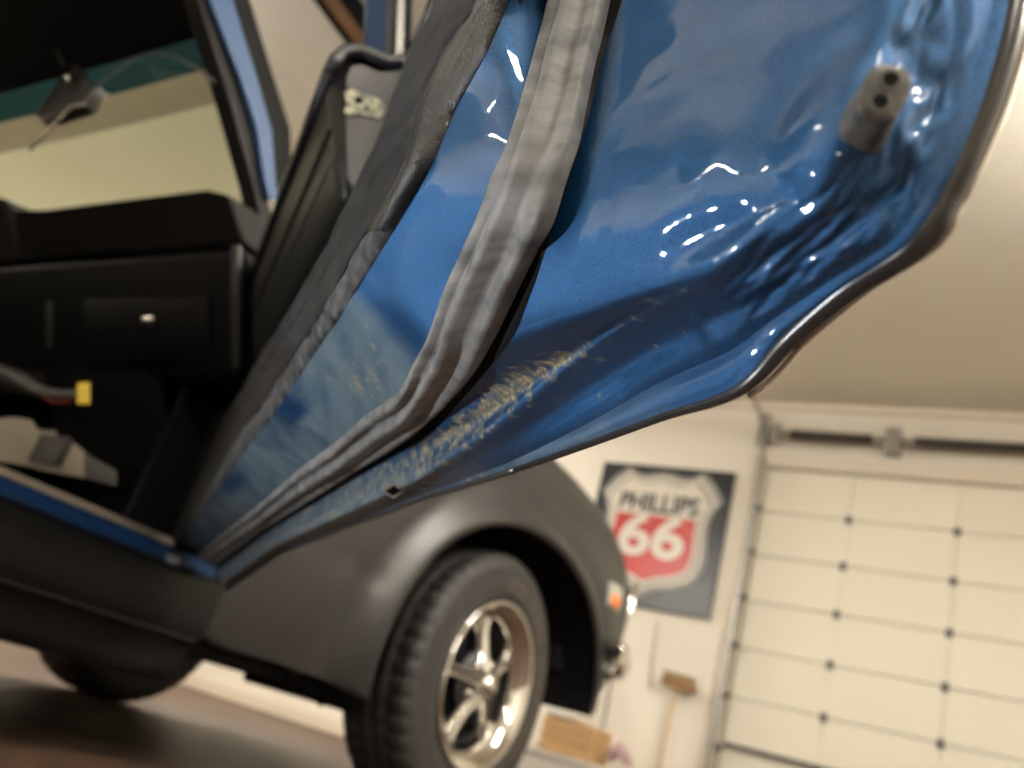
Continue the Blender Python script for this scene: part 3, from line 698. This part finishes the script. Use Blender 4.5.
def dc_of(p): q = p - HINGE; return q.dot(D), q.dot(N), p.z
def pix(p):
    c = M3.transposed() @ (p - CAM); return 512 + FPX * c.x / -c.z, 384 - FPX * c.y / -c.z
BUMP_P = cr(C_E2, 12).lerp(cr(C_E2, 11), .35)         # under the rubber bumper
def shell_face():
    NU, SEG = 460, [10, 70, 110]
    rows = [C_E1, C_E2, C_GO]
    MID = [a.lerp(b, .5) for a, b in zip(C_E2, C_GO)]
    P = []
    NVV = 150; vs = []; par = []
    for i in range(NU):
        t = (NS - 1) * i / (NU - 1); cs = [cr(r, t) for r in rows]
        k = [cs[0], cs[0].lerp(cs[1], .5), cs[1], cs[1].lerp(cs[2], .33), cs[1].lerp(cs[2], .70), cs[2]]
        for j in range(NVV):
            s = 5 * j / (NVV - 1); vs.append(cr(k, s)); par.append((t, s))
    # normals
    fs = grid_faces(NU, NVV)
    out = []
    for i in range(NU):
        for j in range(NVV):
            a = vs[min(i + 1, NU - 1) * NVV + j] - vs[max(i - 1, 0) * NVV + j]; b = vs[i * NVV + min(j + 1, NVV - 1)] - vs[i * NVV + max(j - 1, 0)]
            n = a.cross(b).normalized(); p = vs[i * NVV + j]
            if n.dot(CAM - p) < 0: n = -n
            t, s = par[i * NVV + j]; d = 0
            rear = sm(6.0, 9.0, t)
            # stamped crease along E2 (ridge), fades where the face flattens
            d += .0015 * math.exp(-((s - 2) / .38) ** 2) * (1 - .75 * sm(7.5, 10, t)) * sm(3, 5, t)
            # recessed panel between crease and flange at the bottom corner, with vertical ribs
            d -= .0022 * math.exp(-((s - 1) / .5) ** 2) * sm(3.5, 5, t) * (1 - sm(7, 8.5, t))
            d += .0012 * math.exp(-((s - 1) / .6) ** 2) * math.exp(-((t - 6.9) / .12) ** 2)
            # shallow valley from the corner to the bumper and raised pad
            d -= .004 * math.exp(-((s - 2.5) / .6) ** 2) * math.exp(-((t - 9.4) / 1.0) ** 2)
            rr = (p - BUMP_P).length
            d -= .0020 * math.exp(-((rr - .024) / .008) ** 2) * rear
            d += .003 * math.exp(-(rr / .016) ** 2)
            # hand-laid sealer waviness
            edge = (1 - sm(.6, 3.2, s)) * rear
            d += .0014 * edge * noise.noise(p * 38) + .0009 * edge * noise.noise(p * 110 + V((3, 1, 7)))
            wr = noise.noise(V((t * .8, s * 2.0, 3))) ; wr2 = noise.noise(V((t * 2.2, s * 5, 8)))
            d += (.0030 * wr + .0014 * wr2) * (1 - sm(1.0, 2.2, s)) * sm(7.0, 8.5, t)
            d += .0006 * rear * sm(1.6, 2.6, s) * (1 - sm(4.0, 4.8, s)) * noise.noise(p * 22 + V((9, 2, 4)))
            d += .0005 * noise.noise(p * 60 + V((5, 5, 5))) * sm(3, 6, t)
            out.append(p + n * d * min(1, s * 2.0))
    o = mesh('inner_shell', out, fs, PAINT, None, True)
    return o, par, out
def paint_wear(o, pts, fn):
    a = o.data.color_attributes.new('wear', 'FLOAT_COLOR', 'POINT')
    for i, p in enumerate(pts):
        r, g = fn(i, p); a.data[i].color = (r, g, 0, 1)
def gauss2(p, c, rx, ry, ang=0):
    dx, dy = p[0] - c[0], p[1] - c[1]; ca, sa = math.cos(ang), math.sin(ang); x = dx * ca + dy * sa; y = -dx * sa + dy * ca
    return math.exp(-(x / rx) ** 2 - (y / ry) ** 2)
DOOR, par, pts = shell_face()
DOOR.name = 'door'; DOOR.parent = car; DOOR.location = WM[car].inverted() @ WM[DOOR].translation
DOOR['label'] = 'open door, metallic blue inner shell with worn lower corner'
def wear_face(i, p):
    t, s = par[i]; n = .5 + .5 * noise.noise(p * 30)
    g = math.exp(-((t - 5.2) / 1.5) ** 2) * math.exp(-((s - 3.3) / 1.5) ** 2) * 1.0 + .55 * (1 - sm(2.5, 5, t)) + .25 * math.exp(-((t - 7) / 1) ** 2) * math.exp(-((s - 2) / .5) ** 2)
    r = .75 * (1 - sm(2.6, 4.6, t)) + .25 * n * (1 - sm(5, 8, t)) * math.exp(-((s - 3) / 1.5) ** 2)
    return r, g
paint_wear(DOOR, pts, wear_face)

def ribbon(name, A, B, m, parent, prof, nu=300, smooth=True, t0=0, t1=NS - 1, wob=0, flip=False):
    """sweep a profile across from curve A to curve B; prof = (fraction across, height out)"""
    vs = []; par = []
    for i in range(nu):
        t = t0 + (t1 - t0) * i / (nu - 1); a, b = cr(A, t), cr(B, t); e = .05
        ta = cr(A, min(t + e, NS - 1)) - cr(A, max(t - e, 0)); n = ta.cross(b - a).normalized()
        if n.dot(CAM - a) < 0: n = -n
        for q, h in prof:
            p = a.lerp(b, q); hh = h(t) if callable(h) else h
            if wob: hh += wob * noise.noise(p * 45)
            vs.append(p + n * hh); par.append((t, q))
    o = mesh(name, vs, grid_faces(nu, len(prof)), m, parent, smooth)
    return o, par, vs
# channel behind the seal
ribbon('seal_channel', C_GO, C_SO, BLACKRUB, DOOR, [(0, 0), (.15, -.002), (.4, -.004), (.8, -.005), (1.0, -.005)])
# seal: body with two lobes
prof = [(0, -.004), (.0, .0015), (.03, .003), (.10, .0035), (.20, .003), (.28, .0025), (.34, .004), (.42, .0075), (.50, .009), (.58, .0082), (.64, .005), (.69, .0035), (.76, .0045), (.84, .0062), (.91, .0055), (.97, .003), (1.0, .0012), (1.0, -.003)]
seal, _, _ = ribbon('weatherstrip', C_SO, C_SI, RUBBER, DOOR, prof, 420, wob=.0005)
seal['label'] = 'grey weathered rubber weatherstrip'
# blue return face between seal and trim
back, par2, pts2 = ribbon('inner_return', C_SI, C_TR, PAINT, DOOR, [(j / 59 * 1.04 - .02, (lambda q: (lambda t: .0012 * math.sin(math.pi * q) * sm(5, 9, t)))(j / 59)) for j in range(60)], 420)
def wear_back(i, p):
    t, q = par2[i]; n = .5 + .5 * noise.noise(p * 45)
    haze = (1 - sm(5.4, 6.6 - .5 * q, t)); spot = math.exp(-((t - 3.2) / .35) ** 2) * sm(.5, .75, q) + .8 * math.exp(-((t - 1.35) / .25) ** 2) * sm(.4, .8, q)
    return max(0, min(1, haze * (1 - spot) * 1.0)), .35 * haze * n + .25 * math.exp(-((t - 4.6) / .5) ** 2) * math.exp(-((q - .3) / .3) ** 2)
paint_wear(back, pts2, wear_back)
# lower corner flange between crease E1 and skin edge
fl, par3, pts3 = ribbon('hem_flange', C_SKIN, C_E1, PAINT, DOOR, [(j / 15, (lambda q: (lambda t: .002 * math.sin(math.pi * q) * sm(4, 6, t)))(j / 15)) for j in range(16)], 420)
def wear_fl(i, p):
    t, q = par3[i]; return .75 * (1 - sm(4, 7, t)), .4 * (1 - sm(4, 6, t))
paint_wear(fl, pts3, wear_fl)
EDGE = mat('scuffed_edge_metal', (.07, .07, .072), .25, .6)
ed = []; nE = 260
for i in range(nE): ed.append(cr(C_SKIN, 4.0 + 11 * i / (nE - 1)))
rad = [.0016 + .0024 * sm(40, 140, i) for i in range(nE)]
bm = bmesh.new(); bm_tube(bm, ed, rad, 10); bm_mesh('door_edge', bm, EDGE, DOOR, True)
bm = bmesh.new(); bm_tube(bm, [cr(C_SKIN, 4.2 * i / 60) for i in range(61)], .0018, 8); bm_mesh('lower_edge', bm, STEEL, DOOR, True)
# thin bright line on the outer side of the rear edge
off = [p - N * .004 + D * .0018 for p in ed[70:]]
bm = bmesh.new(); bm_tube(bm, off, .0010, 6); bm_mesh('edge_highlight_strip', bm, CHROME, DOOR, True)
# outer skin up to the belt line, front and top closing
vs = []; nn = 60
for i in range(nn):
    p = cr(C_SKIN, (NS - 1) * i / (nn - 1)); u, w_, v = dc_of(p)
    for j in range(10):
        q = j / 9; z = v + .004 + (.896 - v) * q; vs.append(dpt(max(u, 0.0) if v < .5 else u, -.004 - .045 * math.sin(math.pi * .5 * (z - .35) / .55) if False else -.002 - .008 * math.sin(math.pi * q), z))
mesh('outer_skin', vs, grid_faces(nn, 10), PRIMER, DOOR, True)
# rear face above the picture's top, up to the belt
def upward(name, A, B, m, smooth=False):
    a0, b0 = A[-1], B[-1]; ua, wa, va = dc_of(a0); ub, wb, vb = dc_of(b0); vs = []
    for j in range(10):
        q = j / 9; vs += [dpt(ua, wa, va + (.90 - va) * q), dpt(ub, wb, vb + (.90 - vb) * q)]
    return mesh(name, vs, grid_faces(10, 2), m, DOOR, True)
upward('upper_return', C_E1, C_GO, PAINT); upward('upper_return', C_GO, C_TR, PAINT); upward('upper_hem', C_SKIN, C_E1, PAINT)
upward('upper_trim', C_TR, C_TL, VINYLP)
q8 = [dpt(u_, w_, v_) for v_ in (.872, .898) for u_, w_ in ((0, 0), (1.62, 0), (1.47, .082), (0, .082))]
hexa('belt_top', q8, PAINT, DOOR, .002)
hexa('front_end_panel', [dpt(u_, w_, v_) for v_ in (.36, .89) for u_, w_ in ((-.012, 0), (0, 0), (0, .095), (-.012, .095))], ROCKER, DOOR)

# trim: roll, flat vinyl, panel up to the belt
prof = [(.06, -.006), (.05, 0), (.08, .002), (.16, .004), (.28, .0055), (.42, .0058), (.56, .005), (.7, .0035), (.85, .0018), (1.0, .001)]
def pr(h): return lambda t: h * (.35 + .65 * sm(6, 9, t))
roll, _, _ = ribbon('trim_roll', C_TR, C_RL, VINYL, DOOR, [(q, pr(h)) for q, h in prof], 420, wob=.0002, t0=7.6, t1=15)
roll['label'] = 'grained black vinyl roll edging'
ribbon('trim_edge', C_TR, C_RL, DUSTY, DOOR, [(q, pr(h)) for q, h in prof], 300, wob=.0022, t0=0, t1=7.7)[0]['label'] = 'dusty worn end of vinyl edging'
flat_prof = [(0, .001), (.08, .003), (.16, .001), (.3, .0035), (.38, .001), (.55, .0015), (.7, .004), (.8, .001), (.9, .003), (1, .003), (1.03, .0)]
ribbon('trim_flat', C_RL, C_TL, VINYLP, DOOR, flat_prof, 300, wob=.001, t0=4.2)
ribbon('trim_flat', C_RL, C_TL, DASHTOP, DOOR, flat_prof, 120, wob=.001, t1=4.3)
vs = []
nn = 80
for i in range(nn):
    p = cr(C_TL, 15 * i / (nn - 1)); u, w_, v = dc_of(p)
    for j in range(8):
        q = j / 7; z = v + (.87 - v) * q if v < .87 else v; vs.append(dpt(u, w_ - .001 - .035 * min(1, q * 2.5), z))
mesh('door_panel', vs, grid_faces(nn, 8), PAD, DOOR, True)
# belt pad / armrest bulge, its near end at u=.88
U0 = .88
endp = [(409, 62), (403, 55), (392, 60), (380, 58), (362, 50), (346, 52), (336, 62), (331, 78), (330, 100), (337, 150), (343, 188), (352, 207), (371, 166)]
E3 = [onu(x, y, U0) for x, y in endp]
Ecoord = [dc_of(p) for p in E3]
def padsec(u, shrink=0):
    out = []
    for (uu, w_, v) in Ecoord: out.append(dpt(u, .118 + (w_ - .118) * (1 - shrink), v))
    return out
secs = [padsec(U0)] + [padsec(U0 - .03 - .8 * k / 6, .02 * k) for k in range(7)]
armrest = loft('belt_pad', secs, PAD, DOOR, 0, True)
# flat end plate, recessed inside the rim
ctr = sum(E3, V()) / len(E3)
prism('pad_end', [ctr + (p - ctr) * .90 + D * .001 for p in [onu(x, y, U0) for x, y in [(409, 66), (398, 72), (378, 72), (360, 64), (349, 66), (344, 78), (344, 110), (344, 150), (345, 188), (352, 205), (371, 166)]]], tuple(D * .004), PADGREY, armrest)
# rounded lip over the end and down the long inner edge
lipx = [(407, 58), (398, 62), (388, 63), (372, 56), (358, 50), (345, 52), (336, 60), (330, 72)]
lp = [onu(x, y, U0 + .006) for x, y in lipx]
far = [ondoor(320, 90, .185), ondoor(300, 125, .187), ondoor(285, 165, .188), ondoor(275, 205, .188)]
tube('pad_lip', lp, .0085, VINYL, armrest, 12)
uu, ww, vv2 = dc_of(lp[-1])
tube('pad_long_lip', [lp[-1]] + [dpt(uu - .12 * k, ww - .0008 * k, vv2 + .002 * k) for k in range(1, 8)], .0085, VINYL, armrest, 12)
# ridges along the underside
for k, f_ in enumerate((.25, .5, .78)):
    a = V(E3[8]).lerp(V(E3[11]), f_); u1, w1, v1 = dc_of(a)
    tube('pad_rib', [dpt(U0 - .01, w1 + .003, v1)] + [dpt(U0 - .12 * j, w1 + .003 - .0008 * j, v1) for j in range(1, 7)], .0035, DASHTOP if k != 1 else VINYL, armrest, 8)
# torn screw hole
cpt = [onu(x, y, U0 + .006) for x, y in [(344, 93), (352, 90), (360, 94), (372, 97), (383, 103), (385, 112), (380, 119), (370, 117), (360, 114), (350, 116), (344, 112), (347, 104)]]
tp = prism('torn_patch', cpt, tuple(D * .002), BARE, armrest)
tube('screw_hole', [onu(358, 101, U0 + .0085), onu(358, 101, U0 + .0095)], .0045, BLACK, armrest, 10)
tube('screw', [onu(366, 107, U0 + .008), onu(366, 107, U0 + .013)], .0042, GALV, armrest, 10)
# window frame posts rising from the pad (leaning inward)
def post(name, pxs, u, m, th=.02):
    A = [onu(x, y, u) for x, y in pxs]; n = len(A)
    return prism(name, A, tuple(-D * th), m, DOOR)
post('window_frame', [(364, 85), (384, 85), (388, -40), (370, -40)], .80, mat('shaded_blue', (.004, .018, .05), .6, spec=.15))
post('frame_seal', [(384, 85), (395, 85), (402, -40), (386, -40)], .80, mat('dark_grey_seal', (.03, .032, .032), .6, spec=.2))
post('chrome_channel', [(395, 85), (402, 85), (406, -40), (399, -40)], .81, DCHROME)
post('glass_run', [(402, 85), (409, 85), (414, -40), (406, -40)], .80, BLACKRUB)
tube('belt_strip', [onu(408, 58, .90), onu(424, 22, 1.0), onu(436, -8, 1.08), onu(460, -70, 1.2), onu(460, -70, 1.2) + D * .3], .0045, VINYL, DOOR, 8)
tube('belt_strip', [onu(412, 62, .90), onu(430, 24, 1.0), onu(443, -6, 1.08), onu(468, -70, 1.2), onu(468, -70, 1.2) + D * .3], .003, DCHROME, DOOR, 8)

# rubber bumper with two holes ---------------------------------------------
def shell_hit(px, py):
    best = min(range(0, len(pts), 3), key=lambda i: (pix(pts[i])[0] - px) ** 2 + (pix(pts[i])[1] - py) ** 2); return pts[best]
base_p = shell_hit(868, 117)
dist = (base_p - CAM).length
tdir = ray(885, 91); tdir.normalize()
top_p = CAM + tdir * (dist - .013)
axn = (top_p - base_p).normalized()
# local frame: long axis runs up-right in the picture
la = (M3 @ V((.42, .9, 0))); la = (la - axn * la.dot(axn)).normalized(); sa = axn.cross(la)
px2m = dist / FPX
def oval(c, L, Wd, n=40, e=3.0):
    out = []
    for k in range(n):
        th = 2 * math.pi * k / n; c_, s_ = math.cos(th), math.sin(th)
        out.append(c + la * L * math.copysign(abs(c_) ** (2 / e), c_) + sa * Wd * math.copysign(abs(s_) ** (2 / e), s_))
    return out
ux = 25 * px2m; uy = 19.5 * px2m
rings = [oval(base_p - axn * .004, ux * 1.12, uy * 1.15), oval(base_p + axn * .002, ux * 1.1, uy * 1.1), oval(base_p + axn * .004, ux * .98, uy * .98)]
rings += [oval(base_p.lerp(top_p, f_), ux * .98, uy * .98) for f_ in (.4, .8, .93)] + [oval(base_p.lerp(top_p, .98), ux * .95, uy * .95), oval(top_p, ux * .88, uy * .86), oval(top_p, ux * .5, uy * .5)]
bm = bmesh.new(); RR = [[bm.verts.new(p) for p in r] for r in rings]
for i in range(len(RR) - 1):
    for k in range(40): bm.faces.new((RR[i][k], RR[i][(k + 1) % 40], RR[i + 1][(k + 1) % 40], RR[i + 1][k]))
bm.faces.new(RR[-1])
BRUB = mat('bumper_rubber', (.1, .1, .1), .45); t = vary(BRUB, 300, (.065, .066, .064), (.12, .118, .11)); bump(BRUB, t.outputs[0], .15, .0005)
rbm = bm_mesh('rubber_bumper', bm, BRUB, DOOR, True); rbm['label'] = 'grey rubber bumper with two round holes'
for s_ in (1, -1):
    cc = top_p + la * s_ * ux * .42
    bm = bmesh.new(); bm_tube(bm, [cc - axn * .003, cc + axn * .0003], .0020, 16); bm_mesh('hole', bm, BLACK, rbm)
    pr2 = []; 
    bm = bmesh.new(); 
    ringp = [cc + axn * .0002 + (la * math.cos(k * math.pi / 8) + sa * math.sin(k * math.pi / 8)) * .0022 for k in range(17)]
    bm_tube(bm, ringp, .0004, 6); bm_mesh('hole_rim', bm, BRUB, rbm, True)
# square drain hole in the lower flange
hp = shell_hit(393, 491)
hn = (CAM - hp).normalized(); s1 = dist
def scr(px, py, dd): d = ray(px, py).normalized(); return CAM + d * dd
dd = (hp - CAM).length - .010
prism('drain_hole_rim', [scr(382, 491, dd), scr(394, 482, dd), scr(405, 491, dd), scr(394, 499, dd)], tuple(-hn * .001), TAN, DOOR)
prism('drain_hole', [scr(385.5, 491, dd - .001), scr(394, 485.5, dd - .001), scr(401.5, 490.5, dd - .001), scr(393, 496, dd - .001)], tuple(hn * .0004), BLACK, DOOR)
